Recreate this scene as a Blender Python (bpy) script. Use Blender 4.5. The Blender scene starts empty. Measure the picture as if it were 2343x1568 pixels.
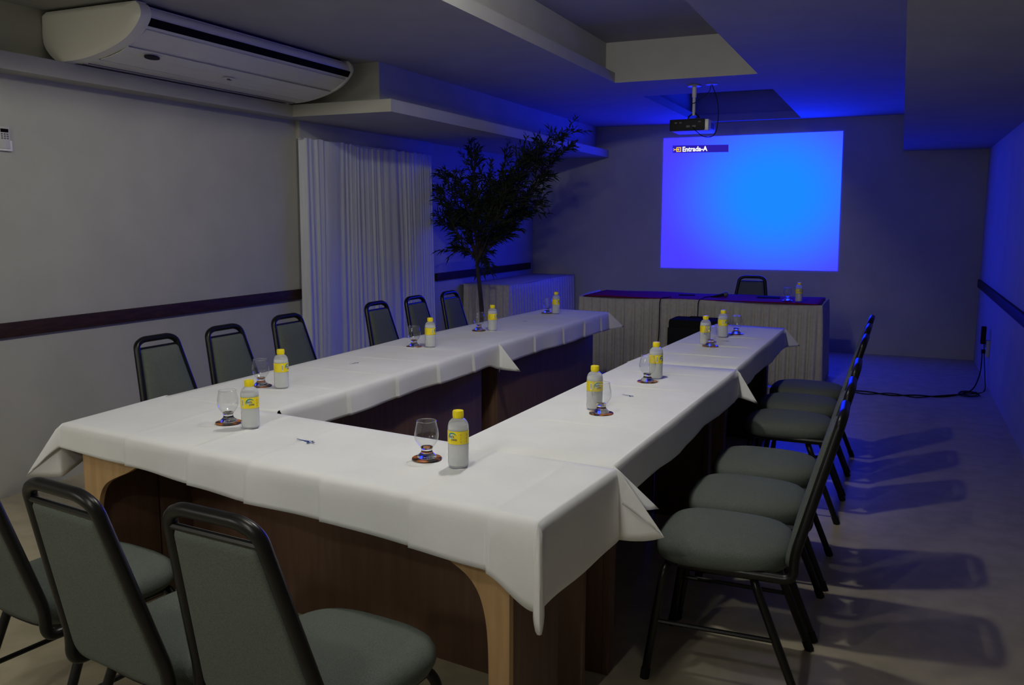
import bpy, bmesh, math, random
from mathutils import Vector, Matrix
random.seed(7)
PI = math.pi
sc = bpy.context.scene
COL = sc.collection

# ------------------------------------------------------------------ materials
def srgb(r, g, b):
    f = lambda c: (c/255/12.92 if c/255 <= .04045 else ((c/255+.055)/1.055)**2.4)
    return (f(r), f(g), f(b), 1)

def base(name, color, rough=.6, metal=0, spec=.5, **kw):
    m = bpy.data.materials.new(name); m.use_nodes = True
    b = m.node_tree.nodes['Principled BSDF']
    b.inputs['Base Color'].default_value = color
    b.inputs['Roughness'].default_value = rough
    b.inputs['Metallic'].default_value = metal
    b.inputs['Specular IOR Level'].default_value = spec
    for k, v in kw.items():
        b.inputs[k.replace('_', ' ')].default_value = v
    return m

def noisy(name, c1, c2, scale=20, rough=.6, bump=0, bscale=None, detail=4, stretch=(1, 1, 1), spec=.5, lo=.35, hi=.65, **kw):
    m = base(name, c1, rough, spec=spec, **kw); nt = m.node_tree; N = nt.nodes; L = nt.links
    b = N['Principled BSDF']
    tc = N.new('ShaderNodeTexCoord'); mp = N.new('ShaderNodeMapping'); mp.inputs['Scale'].default_value = stretch
    L.new(tc.outputs['Object'], mp.inputs['Vector'])
    n = N.new('ShaderNodeTexNoise'); n.inputs['Scale'].default_value = scale; n.inputs['Detail'].default_value = detail
    L.new(mp.outputs[0], n.inputs['Vector'])
    r = N.new('ShaderNodeValToRGB'); r.color_ramp.elements[0].position = lo; r.color_ramp.elements[1].position = hi
    r.color_ramp.elements[0].color = c1; r.color_ramp.elements[1].color = c2
    L.new(n.outputs['Fac'], r.inputs['Fac']); L.new(r.outputs['Color'], b.inputs['Base Color'])
    if bump:
        n2 = N.new('ShaderNodeTexNoise'); n2.inputs['Scale'].default_value = bscale or scale*3; n2.inputs['Detail'].default_value = 3
        L.new(mp.outputs[0], n2.inputs['Vector'])
        bp = N.new('ShaderNodeBump'); bp.inputs['Strength'].default_value = bump; bp.inputs['Distance'].default_value = .002
        L.new(n2.outputs['Fac'], bp.inputs['Height']); L.new(bp.outputs[0], b.inputs['Normal'])
    return m

def C(r, g, b): return (r, g, b, 1)
M = {}
M['wall'] = noisy('painted_wall', C(.42, .415, .355), C(.455, .45, .385), 3, .85, .15, 250, spec=.2)
M['ceil'] = noisy('painted_ceiling', C(.36, .355, .34), C(.39, .385, .365), 3, .9, .1, 200, spec=.15)
M['floor'] = noisy('pale_floor', C(.38, .335, .225), C(.47, .415, .29), 9, .42, .05, 120, detail=8, spec=.35)
M['rail'] = noisy('dark_wood_rail', C(.028, .014, .009), C(.048, .024, .015), 9, .65, .05, stretch=(1, 1, 8), spec=.15)
M['tan'] = noisy('honey_wood', C(.46, .285, .13), C(.54, .35, .17), 6, .45, .05, stretch=(6, 6, .6))
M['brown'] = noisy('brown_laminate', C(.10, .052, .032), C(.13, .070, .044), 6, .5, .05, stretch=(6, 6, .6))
M['fabric'] = noisy('grey_green_fabric', C(.090, .104, .092), C(.135, .150, .135), 420, .95, .5, 700, spec=.1)
M['black'] = base('black_enamel', C(.007, .007, .007), .32, spec=.3)
M['blackpl'] = base('black_plastic', C(.012, .012, .013), .6, spec=.25)
M['rubber'] = base('black_rubber', C(.015, .015, .015), .85, spec=.1)
M['matte'] = noisy('black_nylon', C(.010, .010, .010), C(.018, .018, .018), 80, .95, .4, 300, spec=.05)
M['cloth'] = noisy('white_tablecloth', C(.80, .80, .81), C(.84, .84, .85), 5, .85, .25, 900, spec=.15)
M['skirt'] = noisy('cream_skirt', C(.50, .47, .40), C(.56, .53, .46), 30, .9, .2, 300, spec=.1)
M['burg'] = noisy('burgundy_cloth', C(.24, .010, .03), C(.30, .016, .04), 20, .9, .2, 300, spec=.1)
M['ac'] = base('ac_white_plastic', C(.80, .79, .70), .35)
M['acd'] = base('ac_dark_slot', C(.004, .004, .004), .8, spec=.05)
M['grey'] = base('grey_plastic', C(.12, .12, .12), .5)
M['lgrey'] = base('light_grey_plastic', C(.5, .5, .47), .5)
M['metal'] = base('painted_pole', C(.55, .55, .52), .4)
M['chrome'] = base('bright_steel', C(.7, .7, .72), .2, 1)
M['leaf'] = noisy('bamboo_leaf', C(.009, .017, .008), C(.018, .030, .012), 15, .7, spec=.15)
M['bark'] = noisy('bark', C(.03, .021, .015), C(.055, .04, .028), 25, .9, .4)
M['pot'] = base('terracotta_pot', C(.25, .11, .06), .8)
M['soil'] = noisy('soil', C(.02, .014, .01), C(.05, .035, .025), 60, 1, .5)
M['cap'] = base('yellow_cap', C(.95, .76, .004), .4)
M['label'] = noisy('yellow_label', C(.93, .74, .01), C(.96, .78, .015), 30, .45)
M['navy'] = base('navy_print', C(.015, .02, .09), .5)
M['teal'] = base('teal_print', C(.03, .28, .30), .5)
M['pale'] = base('pale_print', C(.55, .75, .78), .5)
M['amber'] = base('amber_print', C(.45, .22, .01), .5)
M['white'] = base('white_print', C(.8, .8, .8), .5)
M['glass'] = base('clear_glass', C(1, 1, 1), .01, Transmission_Weight=1.0, IOR=1.45)
M['plastic'] = noisy('frosted_bottle', C(.99, 1, 1), C(.95, .97, .97), 60, .25, .4, 90, Transmission_Weight=.75, IOR=1.05)
M['water'] = noisy('iced_water', C(.99, .99, .99), C(.95, .965, .98), 45, .5, .6, 70, Transmission_Weight=.06, IOR=1.1)
M['embroid'] = base('blue_embroidery', C(.02, .06, .25), .7)
mg = bpy.data.materials.new('thin_glass'); mg.use_nodes = True; nt = mg.node_tree; nt.nodes.clear()
lw = nt.nodes.new('ShaderNodeLayerWeight'); lw.inputs['Blend'].default_value = .5
pw = nt.nodes.new('ShaderNodeMath'); pw.operation = 'POWER'; pw.inputs[1].default_value = 3.0; nt.links.new(lw.outputs['Facing'], pw.inputs[0])
fz = nt.nodes.new('ShaderNodeMath'); fz.operation = 'MULTIPLY_ADD'; fz.inputs[1].default_value = .85; fz.inputs[2].default_value = .07; nt.links.new(pw.outputs[0], fz.inputs[0])
t_ = nt.nodes.new('ShaderNodeBsdfTransparent'); t_.inputs['Color'].default_value = C(.965, .975, .97)
g_ = nt.nodes.new('ShaderNodeBsdfGlossy'); g_.inputs['Roughness'].default_value = .03
x_ = nt.nodes.new('ShaderNodeMixShader'); o_ = nt.nodes.new('ShaderNodeOutputMaterial')
nt.links.new(fz.outputs[0], x_.inputs[0]); nt.links.new(t_.outputs[0], x_.inputs[1]); nt.links.new(g_.outputs[0], x_.inputs[2]); nt.links.new(x_.outputs[0], o_.inputs[0])
M['thin'] = mg
# curtain: sheer cloth, a little light passes through
mc = noisy('sheer_curtain', C(.74, .76, .80), C(.82, .84, .88), 60, .9, .2, 400, stretch=(1, 1, .05), spec=.05)
nt = mc.node_tree; tr = nt.nodes.new('ShaderNodeBsdfTranslucent'); tr.inputs['Color'].default_value = C(.6, .6, .62)
mx = nt.nodes.new('ShaderNodeMixShader'); mx.inputs['Fac'].default_value = .25
nt.links.new(nt.nodes['Principled BSDF'].outputs[0], mx.inputs[1]); nt.links.new(tr.outputs[0], mx.inputs[2])
nt.links.new(mx.outputs[0], nt.nodes['Material Output'].inputs['Surface'])
M['curtain'] = mc
# coaster: photo-printed cork disc, orange and dark patches
M['coaster'] = noisy('printed_coaster', C(.015, .011, .009), C(.50, .15, .015), 22, .3, detail=3, lo=.47, hi=.56)

def emis(name, col, strength):
    m = bpy.data.materials.new(name); m.use_nodes = True; N = m.node_tree.nodes; N.clear()
    e = N.new('ShaderNodeEmission'); e.inputs['Color'].default_value = col; e.inputs['Strength'].default_value = strength
    o = N.new('ShaderNodeOutputMaterial'); m.node_tree.links.new(e.outputs[0], o.inputs[0]); return m

BLUE = 10.5
def screen_mat():
    m = emis('projected_blue', C(0, 0, 1), 1); nt = m.node_tree; N = nt.nodes; L = nt.links
    e = [n for n in N if n.type == 'EMISSION'][0]
    tc = N.new('ShaderNodeTexCoord'); mp = N.new('ShaderNodeMapping'); mp.vector_type = 'POINT'
    # the beam's hot spot sits in the middle of the picture and falls off towards its sides
    mp.inputs['Location'].default_value = (-.17, 0, -.06); mp.inputs['Scale'].default_value = (1/1.75, 1, 1/1.5)
    gr = N.new('ShaderNodeTexGradient'); gr.gradient_type = 'SPHERICAL'
    L.new(tc.outputs['Object'], mp.inputs['Vector']); L.new(mp.outputs[0], gr.inputs['Vector'])
    r = N.new('ShaderNodeValToRGB'); r.color_ramp.interpolation = 'EASE'
    r.color_ramp.elements[0].position = .18; r.color_ramp.elements[0].color = C(.070/BLUE, .050/BLUE, 1)
    r.color_ramp.elements[1].position = .85; r.color_ramp.elements[1].color = C(.012/BLUE, .25/BLUE, 1)
    L.new(gr.outputs['Fac'], r.inputs['Fac']); L.new(r.outputs['Color'], e.inputs['Color'])
    e.inputs['Strength'].default_value = BLUE
    return m
M['screen'] = screen_mat()
M['osd'] = emis('osd_bar', C(.025, .012, .38), 1)
M['osdtext'] = emis('osd_text', C(1, 1, 1), 1.1)
M['osdicon'] = emis('osd_icon', C(1, .62, .05), 1)

# ------------------------------------------------------------------ helpers
def link(name, bm, mat, parent=None, smooth=True, angle=35, loc=None):
    me = bpy.data.meshes.new(name); bm.normal_update(); bm.to_mesh(me); bm.free()
    for m in (mat if isinstance(mat, (list, tuple)) else [mat]): me.materials.append(m)
    if smooth:
        for p in me.polygons: p.use_smooth = True
        me.set_sharp_from_angle(angle=math.radians(angle))
    o = bpy.data.objects.new(name, me); COL.objects.link(o)
    if parent: o.parent = parent
    if loc: o.location = loc
    return o
def thing(name, label, cat, loc=(0, 0, 0), rz=0, group=None):
    o = bpy.data.objects.new(name, None); COL.objects.link(o); o.location = loc; o.rotation_euler = (0, 0, rz)
    o.empty_display_size = .1
    return tag(o, label, cat, group)
def tag(o, label, cat, group=None, kind=None):
    o['label'] = label; o['category'] = cat
    if group: o['group'] = group
    if kind: o['kind'] = kind
    return o
def struct(name, bm, mat, smooth=False):
    o = link(name, bm, mat, None, smooth); o['kind'] = 'structure'; return o
def kids(o): return [c for c in ALLKIDS.get(o.name, [])]
def dup(root, loc, rz, label):
    """copy a thing with its parts and sub-parts"""
    r = root.copy(); COL.objects.link(r); r.location = loc; r.rotation_euler = (0, 0, rz); r['label'] = label
    for ch in TREE[root.name]:
        c = ch.copy(); COL.objects.link(c); c.parent = r
        for g in TREE.get(ch.name, []):
            d = g.copy(); COL.objects.link(d); d.parent = c
    return r
TREE = {}
def remember(root):
    TREE[root.name] = [o for o in COL.objects if o.parent == root]
    for c in TREE[root.name]: TREE[c.name] = [o for o in COL.objects if o.parent == c]

def box(bm, x0, x1, y0, y1, z0, z1, mi=0, bev=0):
    vs = [bm.verts.new(p) for p in ((x0,y0,z0),(x1,y0,z0),(x1,y1,z0),(x0,y1,z0),(x0,y0,z1),(x1,y0,z1),(x1,y1,z1),(x0,y1,z1))]
    fs = [bm.faces.new([vs[i] for i in q]) for q in ((3,2,1,0),(4,5,6,7),(0,1,5,4),(1,2,6,5),(2,3,7,6),(3,0,4,7))]
    for f in fs: f.material_index = mi
    if bev:
        es = list({e for f in fs for e in f.edges})
        bmesh.ops.bevel(bm, geom=es, offset=bev, segments=2, profile=.6, affect='EDGES')
    return vs
def nb(): return bmesh.new()
def fillet(pts, r, n=6):
    pts = [Vector(p) for p in pts]; out = [pts[0]]
    for i in range(1, len(pts)-1):
        a, b, c = pts[i-1], pts[i], pts[i+1]
        rr = min(r, (a-b).length*.49, (c-b).length*.49)
        p, q = b+(a-b).normalized()*rr, b+(c-b).normalized()*rr
        for k in range(n+1):
            t = k/n; out.append(p*(1-t)**2+b*2*t*(1-t)+q*t*t)
    out.append(pts[-1]); return out
def catmull(pts, n=8):
    P = [Vector(p) for p in pts]; P = [P[0]*2-P[1]]+P+[P[-1]*2-P[-2]]; out = []
    for i in range(1, len(P)-2):
        for k in range(n):
            t = k/n; a, b, c, d = P[i-1:i+3]
            out.append(.5*((2*b)+(c-a)*t+(2*a-5*b+4*c-d)*t*t+(3*b-a-3*c+d)*t**3))
    out.append(P[-2]); return out
def tube(bm, pts, r, seg=10, closed=False, r2=None, mi=0):
    pts = [Vector(p) for p in pts]; n = len(pts); rings = []
    t0 = (pts[1]-pts[0]).normalized()
    up = Vector((0, 0, 1)) if abs(t0.z) < .9 else Vector((1, 0, 0))
    nrm = (up-t0*up.dot(t0)).normalized()
    for i in range(n):
        t = (pts[min(i+1, n-1)]-pts[max(i-1, 0)]).normalized()
        nrm = (nrm-t*nrm.dot(t)).normalized(); bi = t.cross(nrm)
        rr = r if r2 is None else r+(r2-r)*i/(n-1)
        rings.append([bm.verts.new(pts[i]+(nrm*math.cos(a)+bi*math.sin(a))*rr) for a in [2*PI*k/seg for k in range(seg)]])
    for i in range(n-1):
        for k in range(seg):
            f = bm.faces.new((rings[i][k], rings[i][(k+1)%seg], rings[i+1][(k+1)%seg], rings[i+1][k])); f.material_index = mi
    f = bm.faces.new(rings[0][::-1]); f.material_index = mi
    f = bm.faces.new(rings[-1]); f.material_index = mi
def lathe(bm, prof, seg=32, mi=0, cx=0, cy=0):
    """prof: (r, z) list; r == 0 closes to a point"""
    prev = None
    for r, z in prof:
        ring = [bm.verts.new((cx, cy, z))] if r <= 1e-6 else [bm.verts.new((cx+r*math.cos(2*PI*k/seg), cy+r*math.sin(2*PI*k/seg), z)) for k in range(seg)]
        if prev:
            for k in range(seg):
                a = [prev[k%len(prev)], prev[(k+1)%len(prev)], ring[(k+1)%len(ring)], ring[k%len(ring)]]
                a = list(dict.fromkeys(a))
                if len(a) > 2: bm.faces.new(a).material_index = mi
        prev = ring
def loft(bm, rings, cap0=True, cap1=True, mi=0):
    R = [[bm.verts.new(p) for p in r] for r in rings]; n = len(R[0])
    for i in range(len(R)-1):
        for k in range(n):
            bm.faces.new((R[i][k], R[i][(k+1)%n], R[i+1][(k+1)%n], R[i+1][k])).material_index = mi
    if cap0: bm.faces.new(R[0][::-1]).material_index = mi
    if cap1: bm.faces.new(R[-1]).material_index = mi
def prism(bm, outline, ax, a0, a1, mi=0):
    """outline 2-D list extruded along axis ax ('x','y','z') from a0 to a1"""
    def P(u, v, a): return {'x': (a, u, v), 'y': (u, a, v), 'z': (u, v, a)}[ax]
    A = [bm.verts.new(P(u, v, a0)) for u, v in outline]; B = [bm.verts.new(P(u, v, a1)) for u, v in outline]; n = len(A)
    for k in range(n): bm.faces.new((A[k], A[(k+1)%n], B[(k+1)%n], B[k])).material_index = mi
    bm.faces.new(A[::-1]).material_index = mi; bm.faces.new(B).material_index = mi
    bmesh.ops.recalc_face_normals(bm, faces=bm.faces)
def text_bm(s, size, xs=1.0):
    cu = bpy.data.curves.new('t', 'FONT'); cu.body = s; cu.size = size; cu.extrude = 0; cu.resolution_u = 3; cu.align_x = 'CENTER'; cu.align_y = 'CENTER'; cu.offset = size*.03
    ob = bpy.data.objects.new('t', cu); COL.objects.link(ob)
    dg = bpy.context.evaluated_depsgraph_get(); me = bpy.data.meshes.new_from_object(ob.evaluated_get(dg))
    bm = nb(); bm.from_mesh(me)
    bpy.data.objects.remove(ob); bpy.data.meshes.remove(me); bpy.data.curves.remove(cu)
    for v in bm.verts: v.co.x *= xs
    return bm

# ------------------------------------------------------------------ camera
cam = bpy.data.cameras.new('camera'); co = bpy.data.objects.new('camera', cam); COL.objects.link(co); sc.camera = co
cam.sensor_fit = 'HORIZONTAL'; cam.sensor_width = 36; cam.lens = 1991.0/2343*36; cam.clip_start = .05
yaw, pit, rol = [math.radians(a) for a in (23.88, -8.084, .11)]
fw = Vector((-math.sin(yaw)*math.cos(pit), math.cos(yaw)*math.cos(pit), math.sin(pit)))
rr_ = Vector((math.cos(yaw), math.sin(yaw), 0)); uu_ = rr_.cross(fw)
r_, u_ = rr_*math.cos(rol)+uu_*math.sin(rol), -rr_*math.sin(rol)+uu_*math.cos(rol)
co.matrix_world = Matrix(((r_.x, u_.x, -fw.x, 0), (r_.y, u_.y, -fw.y, 0), (r_.z, u_.z, -fw.z, 1.5), (0, 0, 0, 1)))

# ------------------------------------------------------------------ room shell
XL, XR, YB, YF, ZC = -4.35, .80, 10.49, -4.0, 2.62
def slab(name, *a, mat='wall'):
    bm = nb(); box(bm, *a); return struct(name, bm, M[mat])
slab('floor', XL-.1, XR+.1, YF-.1, YB+.1, -.1, 0, mat='floor')
slab('wall_left', XL-.1, XL, YF-.1, YB+.1, 0, 3.05)
slab('wall_right', XR, XR+.1, YF-.1, YB+.1, 0, 3.05)
slab('wall_back', XL, XR, YB, YB+.1, 0, 3.05)
slab('wall_front', XL, XR, YF-.1, YF, 0, 3.05)
# ceiling with two recessed cove trays
bm = nb(); TX0, TX1 = -2.24, -1.085; T1a, T1b, T2a, T2b = -3.0, 7.157, 8.02, 10.37
t = .06
for a in ((XL, TX0, YF, YB), (TX1, XR, YF, YB), (TX0, TX1, YF, T1a), (TX0, TX1, T1b, T2a), (TX0, TX1, T2b, YB)):
    box(bm, a[0], a[1], a[2], a[3], ZC, ZC+.08)
box(bm, XL, XR, YF, YB, 2.945, 3.05)                                   # upper slab
box(bm, -2.4, -2.321, YF, YB, ZC+.08, 2.945)                             # cove side behind the lip
box(bm, -.90, -.84, YF, YB, ZC+.08, 2.945)
box(bm, -2.32, -.9, T1b+.0, T2a, ZC+.08, 2.945); box(bm, -2.32, -.9, YF, T1a-.1, ZC+.08, 2.945)
box(bm, -2.32, -.9, T2b+.05, YB, ZC+.08, 2.945)
struct('ceiling', bm, M['ceil'])
# bulkhead along the left wall: shallow lip, then a deep shelf with an upper box
bm = nb()
box(bm, XL, -4.20, YF, 5.435, 2.25, 2.338)
struct('trim_1', bm, M['wall'])
bm = nb(); box(bm, XL, -3.345, 5.435, YB, 2.252, 2.34); box(bm, XL, -3.508, 5.545, YB, 2.34, ZC)
struct('trim_2', bm, M['wall'])
bm = nb(); box(bm, -.025, XR, YF, YB, 2.235, ZC); struct('trim_3', bm, M['ceil'])   # lowered ceiling along the right wall
# chair rails
def rail(name, x0, x1, y0, y1, z0=.866, z1=.945):
    bm = nb(); box(bm, x0, x1, y0, y1, z0, z1, bev=.006); return struct(name, bm, M['rail'], True)
rail('trim_4', XL, XL+.028, YF, 5.655)
rail('trim_5', XL, XL+.028, 7.86, YB-.13)
rail('trim_6', XR-.028, XR, YF, YB-.13, .80, .88)
# pelmet over the curtain
bm = nb(); box(bm, XL, -4.315, 5.66, 7.74, 2.115, 2.251, bev=.002)
tag(link('pelmet', bm, M['wall']), 'plain painted pelmet board above the white curtain, under the ceiling shelf', 'pelmet')

# ------------------------------------------------------------------ curtain
bm = nb(); Y0, Y1 = 5.615, 7.66; n = 560; rows = 24; G = []
ph = [random.uniform(0, 6.28) for _ in range(6)]
for j in range(rows+1):
    v = j/rows; z = 2.118-(2.118-.02)*v; row = []
    for i in range(n+1):
        u = i/n; y = Y0+(Y1-Y0)*u+.10*v*(u-.15)
        a = 2*PI*(15*u+.55*math.sin(5*u+ph[0])+.45*math.sin(13*u+ph[1])+.2*math.sin(29*u+ph[4]))
        k_ = .55+.45*math.sin(9*u+ph[5])
        w = .010*k_*math.sin(a)+.006*math.sin(2.3*a+ph[2]+v)+.0018*math.sin(4.1*a+ph[3]+.8*v)
        w *= .60+.5*v
        w += .03*math.exp(-u/.012)*(-1)+.012*math.exp(-((u-.02)/.012)**2)
        row.append(bm.verts.new((-4.265+w+.012*math.sin(3*u*PI+v*2), y+.008*math.sin(a*.5+3*v), z+.004*math.sin(a))))
    G.append(row)
for j in range(rows):
    for i in range(n): bm.faces.new((G[j][i], G[j+1][i], G[j+1][i+1], G[j][i+1]))
cu = thing('curtain', 'tall white pleated curtain hanging to the floor behind the row of chairs', 'curtain', (-4.3, 6.75, 0))
o = link('drape', bm, M['curtain'], cu, angle=80); o.location = (4.3, -6.75, 0)
bm = nb(); tube(bm, [(-4.27, 5.61, 2.112), (-4.27, 7.68, 2.112)], .006)
o = link('curtain_track', bm, M['lgrey'], cu); o.location = (4.3, -6.75, 0)

# ------------------------------------------------------------------ conference tables
def make_table(cx, cy, L, D, rz, label, ends=(-1, 1)):
    t = thing('conference_table', label, 'table', (cx, cy, 0), rz, 'conference tables of the U')
    l, d = L/2, D/2
    bm = nb(); box(bm, -l, l, -d, d, .725, .755, bev=.004); link('tabletop', bm, M['brown'], t)
    # arched front frame on the seated side: apron running down into two legs
    out = [(-l+.06, 0), (-l+.06, .724), (l-.06, .724), (l-.06, 0), (l-.125, 0)]
    cv = catmull([(0, .25, 0), (.002, .36, 0), (.010, .44, 0), (.030, .505, 0), (.065, .548, 0), (.12, .578, 0), (.20, .612, 0), (.29, .66, 0), (.38, .692, 0), (.46, .70, 0)], 4); h = l-.125
    out += [(h-p.x, p.y) for p in cv]+[(-h+p.x, p.y) for p in cv[::-1]]
    out.append((-l+.125, 0))
    bm = nb(); prism(bm, out[::-1], 'y', -d+.035, -d+.055)
    link('arched_frame', bm, M['tan'] if len(ends) == 1 else M['brown'], t, smooth=True, angle=30)  # same wood on all tables; side frames go brown as shade put into colour
    for s in (-1, 1):
        bm = nb(); x = s*(l-.083); box(bm, x-.022, x+.022, -d+.056, -d+.31, 0, .724, bev=.002)
        link('leg', bm, M['brown'], t)
    bm = nb(); box(bm, -l+.06, l-.06, d-.06, d-.04, .0, .724, bev=.002); link('modesty_panel', bm, M['brown'], t)
    for s in ends:
        bm = nb(); x = s*(l-.083); box(bm, x-.02, x+.02, -d+.32, d-.061, 0, .724, bev=.002); link('leg', bm, M['brown'], t)
    return t
# near table lies across, slightly turned
NT_ROT = -.128
make_table(-1.762, 2.317, 1.96, .53, NT_ROT, 'brown conference table across the open end, nearest the camera, under a white cloth', (-1,))
make_table(-2.463, 3.675, 1.90, .57, -PI/2, 'brown conference table by the left wall, at the near end, under a white cloth')
make_table(-2.410, 5.66, 1.94, .50, -PI/2, 'brown conference table by the plain curtain, at its far end, under a white cloth')
make_table(-1.018, 3.44, 1.80, .50, PI/2, 'brown conference table between the U opening and the six chairs, near half')
make_table(-.945, 5.245, 1.76, .42, PI/2, 'brown conference table between the U opening and the six chairs, far half')

# ------------------------------------------------------------------ tablecloths
def drape(name, label, quad, z, drops, corners, seed, group='white tablecloths', folds=(), waves=.004):
    """quad: 4 corners CCW seen from above; drops[i] = (drop at corner i, drop at corner i+1) of side i;
    corners[i] = (tilt outwards in degrees, swing of the flap's direction in degrees)"""
    rnd = random.Random(seed)
    Q = [Vector((p[0], p[1], 0)) for p in quad]; bm = nb(); NU, NV = 40, 12
    cx = sum((q for q in Q), Vector())/4
    # top grid with faint ironed creases
    def top(u, v):
        p = (Q[0]*(1-u)+Q[1]*u)*(1-v)+(Q[3]*(1-u)+Q[2]*u)*v
        return p
    NU, NV = 220, 16; T = [[None]*(NU+1) for _ in range(NV+1)]
    for j in range(NV+1):
        for i in range(NU+1):
            u, v = i/NU, j/NV; p = top(u, v)
            e = min(u, 1-u, v, 1-v) > .01
            cr = 0
            for f in folds: cr = max(cr, math.exp(-((u-f)/.005)**2))
            p.z = z+(.0035*cr+.0012*math.sin(9*u+seed)*math.sin(5*v+seed*2) if e else 0)
            T[j][i] = bm.verts.new(p)
    for j in range(NV):
        for i in range(NU): bm.faces.new((T[j][i], T[j][i+1], T[j+1][i+1], T[j+1][i]))
    edges = [T[0][:], [T[j][NU] for j in range(NV+1)], T[NV][::-1], [T[j][0] for j in range(NV, -1, -1)]]
    nrm = []
    for i in range(4):
        e = (Q[(i+1)%4]-Q[i]).normalized(); nrm.append(Vector((e.y, -e.x, 0)))
    K = 9; strips = []
    for i in range(4):
        ed = edges[i]; m = len(ed); d0, d1 = drops[i][:2]; ex = drops[i][2] if len(drops[i]) > 2 else 0; p1, p2, p3 = [rnd.uniform(0, 6.28) for _ in range(3)]
        length = (Q[(i+1)%4]-Q[i]).length; cols = []
        for k in range(m):
            t = k/(m-1); d = d0+(d1-d0)*t; q_ = max(0, 1-(1-t)*length/.16); d += ex*q_*q_*(3-2*q_)
            amp = math.sin(PI*t)**.5 if 0 < t < 1 else 0
            d *= 1+.025*amp*math.sin(6*t*length+p3)
            col = [ed[k]]
            for q in range(1, K+1):
                s = q/K
                out = .009*min(1, s*6)+.006*s+amp*waves*s*(1.6*math.sin(7*t*length+p1)+.8*math.sin(17*t*length+p2))
                for f in folds:
                    if i in (0, 2):
                        ff = f if i == 0 else 1-f
                        dd_ = (t-ff)*length
                        out += min(1, s*3)*(.008*math.exp(-dd_/.06) if dd_ > 0 else -.003*math.exp(dd_/.03))
                zz = z-d*s if s > .12 else z-d*s*.9
                col.append(bm.verts.new(ed[k].co+nrm[i]*out+Vector((0, 0, zz-ed[k].co.z))))
            cols.append(col)
        for k in range(m-1):
            for q in range(K): bm.faces.new((cols[k][q+1], cols[k+1][q+1], cols[k+1][q], cols[k][q]))
        strips.append(cols)
    # corner flaps: a cone of cloth whose ends join the two neighbouring drops
    for i in range(4):
        a = strips[i-1][-1]; b = strips[i][0]; apex = a[0]; o1 = drops[i-1][1]+(drops[i-1][2] if len(drops[i-1]) > 2 else 0); o2 = drops[i][0]
        if min(o1, o2) < .02: 
            continue
        tilt, swing = corners[i][:2]; cap_ = corners[i][2] if len(corners[i]) > 2 else 9; tilt = math.radians(tilt)
        n1, n2 = nrm[i-1], nrm[i]; dg = (n1+n2).normalized()
        dg = Matrix.Rotation(math.radians(swing), 3, 'Z') @ dg
        TH = 16; fans = [a]; tc_ = math.atan2(o2, o1); ks = [tc_*k/8 for k in range(1, 9)]+[tc_+(PI/2-tc_)*k/8 for k in range(1, 8)]
        sd = Vector((-dg.y, dg.x, 0))
        for k in range(1, TH):
            th = ks[k-1]
            u_ = math.cos(th); v_ = math.sin(th)
            R = min(o1/u_ if u_ > 1e-4 else 9, o2/v_ if v_ > 1e-4 else 9)
            R = min(R, cap_); w = 1-abs(2*k/TH-1); ti = tilt*w
            # sideways spread keeps the two layers of the fold apart
            sp = (.5-k/TH)*math.sin(PI*k/TH)*.9
            d = Vector((0, 0, -math.cos(ti)))+dg*math.sin(ti)-sd*sp*.26*(1 if n1.dot(sd) < 0 else -1)
            d.normalize(); col = [apex]
            for q in range(1, K+1):
                s = q/K
                base_ = a[q].co.lerp(b[q].co, k/TH)*(1-s*.999)+apex.co*s*.0
                p = apex.co+d*(R*s)
                # near the apex follow the small roll-over of the drops
                off = (n1*(1-k/TH)+n2*(k/TH))*.012*(1-abs(2*k/TH-1)*0)
                p = p+off*(1-.3*s)+d*0
                col.append(bm.verts.new(p))
            fans.append(col)
        fans.append(b)
        for k in range(TH):
            for q in range(K):
                f = [fans[k][q+1], fans[k+1][q+1], fans[k+1][q], fans[k][q]]
                f = list(dict.fromkeys(f))
                if len(f) > 2: bm.faces.new(f)
    o = link(name, bm, M['cloth'], angle=75)
    md = o.modifiers.new('thick', 'SOLIDIFY'); md.thickness = .0016; md.offset = 1
    return tag(o, label, 'tablecloth', group)

c_near = drape('tablecloth', 'white tablecloth on the table across the open end, nearest the camera',
    [(-2.745, 2.165), (-.772, 1.905), (-.735, 2.425), (-2.79, 2.70)], .7600,
    [(.085, .150, .075), (.215, .215), (.10, .015), (.015, .20)],
    [(34, 10), (7, -12, .275), (44, -55), (0, 0)], 3, folds=(.19, .35, .49, .64, .80, .93))
c_la = drape('tablecloth', 'white tablecloth by the left wall chairs, with a folded corner flap at its far end',
    [(-2.165, 2.66), (-2.155, 4.66), (-2.785, 4.66), (-2.765, 2.68)], .7622,
    [(.105, .115, .035), (.155, .0), (.0, .10), (.015, .015)],
    [(0, 0), (44, -50), (0, 0), (30, 0)], 5, folds=(.22, .42, .62, .82))
c_lb = drape('tablecloth', 'bluish lit white tablecloth beside the potted tree',
    [(-2.15, 4.665), (-2.112, 6.66), (-2.66, 6.74), (-2.78, 4.665)], .7606,
    [(.12, .14), (.14, .11), (.10, .10), (.0, .12)],
    [(0, 0), (50, 10), (30, 0), (0, 0)], 8, folds=(.25, .5, .72, .9))
c_ra = drape('tablecloth', 'white tablecloth beside the nearer three of the six side chairs',
    [(-1.305, 2.455), (-.752, 2.455), (-.705, 4.34), (-1.255, 4.34)], .7622,
    [(.0, .13), (.125, .14), (.14, .0), (.10, .10)],
    [(0, 0), (52, 42), (34, -50), (0, 0)], 11, folds=())
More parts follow.
